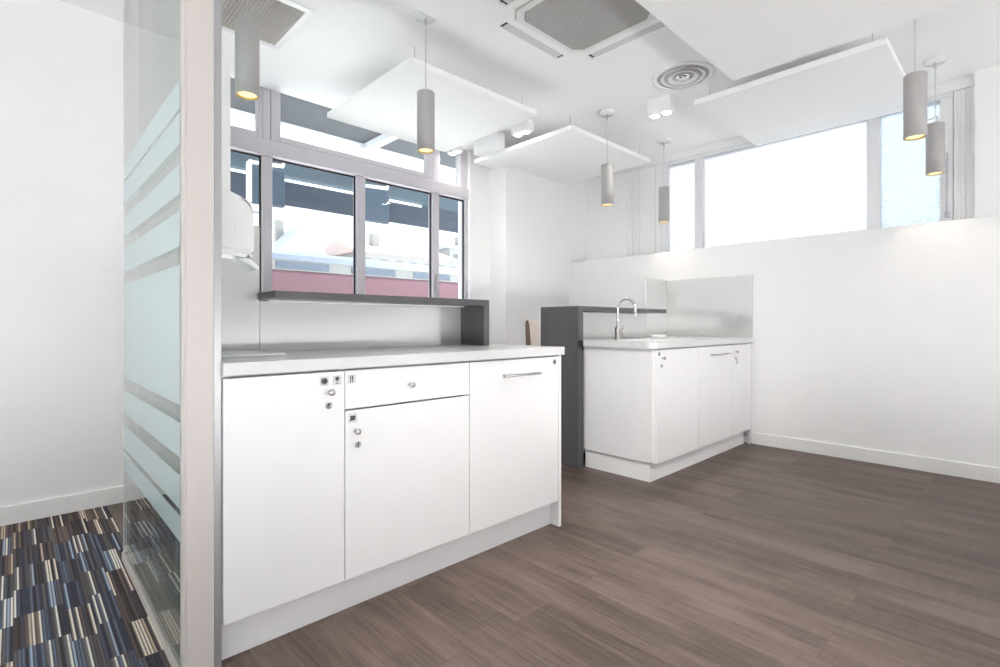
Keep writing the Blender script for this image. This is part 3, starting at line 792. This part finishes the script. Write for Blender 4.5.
def screen(x, label):
    t = thing('hanging_screen', label, 'screen', (x, 8.5, 2.94), 'display screens hanging from the platform canopy')
    obj('case', MB().box(x, x + .52, 8.45, 8.57, 2.94, 3.52, .01), M['screen'], t)
    obj('side_frame', MB().box(x - .035, x, 8.42, 8.6, 2.94, 3.6, .006), M['beam'], t)
    obj('arm', MB().tube([(x - .02, 8.5, 3.58), (x + .5, 8.5, 3.62), (x + .55, 8.5, 3.85)], .035, 10), M['beam'], t)
    return t
screen(2.70, 'dark hanging screen seen through the leftmost lower pane')
screen(4.66, 'dark hanging screen seen through the third lower pane from the left')
tn = thing('train', 'red and grey train standing beyond the platform outside the window', 'train', (6, 15, 0))
obj('body', MB().box(-14, 30, 14, 16.8, .4, 2.5, .08), M['red'], tn)
obj('roof', MB().prism([(14.0, 2.78), (14.1, 2.95), (14.6, 3.1), (16.2, 3.1), (16.7, 2.95), (16.8, 2.78)], 'x', -14, 30), M['grey'], tn)
obj('window_band', MB().box(-14, 30, 14.02, 16.78, 2.5, 2.78), M['facade'], tn)
for k in range(18):
    x = -12.5 + k * 2.2
    obj('window', MB().box(x, x + 1.5, 13.985, 14.03, 2.54, 2.74, .01), M['grey'], tn)
def house(x0, x1, y, h, rh, label, roof, nx, nz, hip=False):
    t = thing('house', label, 'building', ((x0 + x1) / 2, y, 0), 'pale buildings beyond the railway')
    obj('walls', MB().box(x0, x1, y, y + 8, 0, h), M['facade'], t)
    r = MB()
    if hip: r.prism([(y - .4, h), (y + 4, h + rh), (y + 8.4, h)], 'x', x0 - .4, x1 + .4)
    else: r.prism([(x0 - .4, h), ((x0 + x1) / 2, h + rh), (x1 + .4, h)], 'y', y - .4, y + 8.4)
    obj('roof', r, roof, t)
    for i in range(nx):
        for j in range(nz):
            w = (x1 - x0) / nx
            xx = x0 + w * (i + .3); zz = 3.4 + j * (h - 3.4) / max(nz, 1)
            obj('window', MB().box(xx, xx + w * .4, y - .06, y + .05, zz, zz + 1.3, .02), M['pane'], t)
    cxm = x0 + (x1 - x0) * .28
    obj('chimney', MB().box(cxm, cxm + .7, y + 3, y + 3.8, h, h + rh + .9, .03), M['facade'], t)
    return t
house(4.5, 11.5, 34, 6.4, 2.2, 'pale house with a long low tiled roof seen through the second lower pane', M['rooft'], 4, 1, True)
house(14.5, 18.5, 40, 6.2, 2.6, 'pale gabled house with a slate roof seen through the second lower pane', M['roofs'], 3, 1)
house(20.5, 31, 38, 7.0, 1.4, 'long pale block with rows of small windows seen through the third lower pane', M['rooft'], 7, 2, True)
house(33, 46, 42, 9.0, 1.2, 'tall pale block seen through the rightmost lower pane', M['roofs'], 8, 3, True)
pc = thing('lamp_mast', 'slim grey mast standing beyond the train', 'mast', (9.2, 26, 0))
obj('pole', MB().tube([(9.2, 26, 0), (9.2, 26, 7.2)], .13), M['grey'], pc)
obj('arm', MB().tube([(9.2, 26, 6.4), (6.6, 26, 6.7)], .06), M['grey'], pc)
# ------------------------------------------------------------------ light, sky, camera
w = bpy.data.worlds.new('sky'); SC.world = w; w.use_nodes = True
nt = w.node_tree; nt.nodes.clear()
bg = N(nt, 'ShaderNodeBackground', Strength=1.0); wo = N(nt, 'ShaderNodeOutputWorld')
tc = N(nt, 'ShaderNodeTexCoord'); spx = N(nt, 'ShaderNodeSeparateXYZ'); nt.links.new(tc.outputs['Generated'], spx.inputs[0])
rp = N(nt, 'ShaderNodeValToRGB'); e = rp.color_ramp.elements
e[0].position = .46; e[0].color = (4.2, 4.2, 4.2, 1); e[1].position = .95; e[1].color = (.86, .93, 1, 1)  # half below the horizon made brighter than the sky, added to lift the ceiling
q_ = e.new(.52); q_.color = (.97, .985, 1, 1)
mr = N(nt, 'ShaderNodeMapRange'); mr.inputs['From Min'].default_value = -1.; nt.links.new(spx.outputs[2], mr.inputs[0]); nt.links.new(mr.outputs[0], rp.inputs[0]); nt.links.new(rp.outputs[0], bg.inputs[0]); nt.links.new(bg.outputs[0], wo.inputs[0])

sl_ = bpy.data.lights.new('sun', 'SUN'); sl_.energy = 11; sl_.angle = math.radians(2); sl_.color = (1, .97, .93)
so_ = bpy.data.objects.new('sun', sl_); COL.objects.link(so_)
so_.rotation_euler = Vector((-1, -.06, -.6)).to_track_quat('-Z', 'Y').to_euler()

cam = bpy.data.cameras.new('camera'); co = bpy.data.objects.new('camera', cam); COL.objects.link(co)
A = math.radians(46.2)
co.location = (0, 0, 1.02)
co.rotation_euler = (math.pi / 2, 0, A - math.pi / 2)
cam.sensor_width = 36; cam.lens = 36 * 508 / 1000
cam.shift_y = -(333.5 - 324.5) / 1000
cam.clip_start = .02; cam.clip_end = 300
SC.camera = co
vs = SC.view_settings
vs.view_transform = 'Standard'; vs.look = 'None'; vs.gamma = 1; vs.use_curve_mapping = False
vs.exposure = 1.44
cy_ = SC.cycles
cy_.use_denoising = True
cy_.max_bounces = 14; cy_.diffuse_bounces = 8; cy_.glossy_bounces = 5; cy_.transparent_max_bounces = 16; cy_.transmission_bounces = 8
cy_.caustics_reflective = False; cy_.caustics_refractive = False
cy_.sample_clamp_indirect = 6
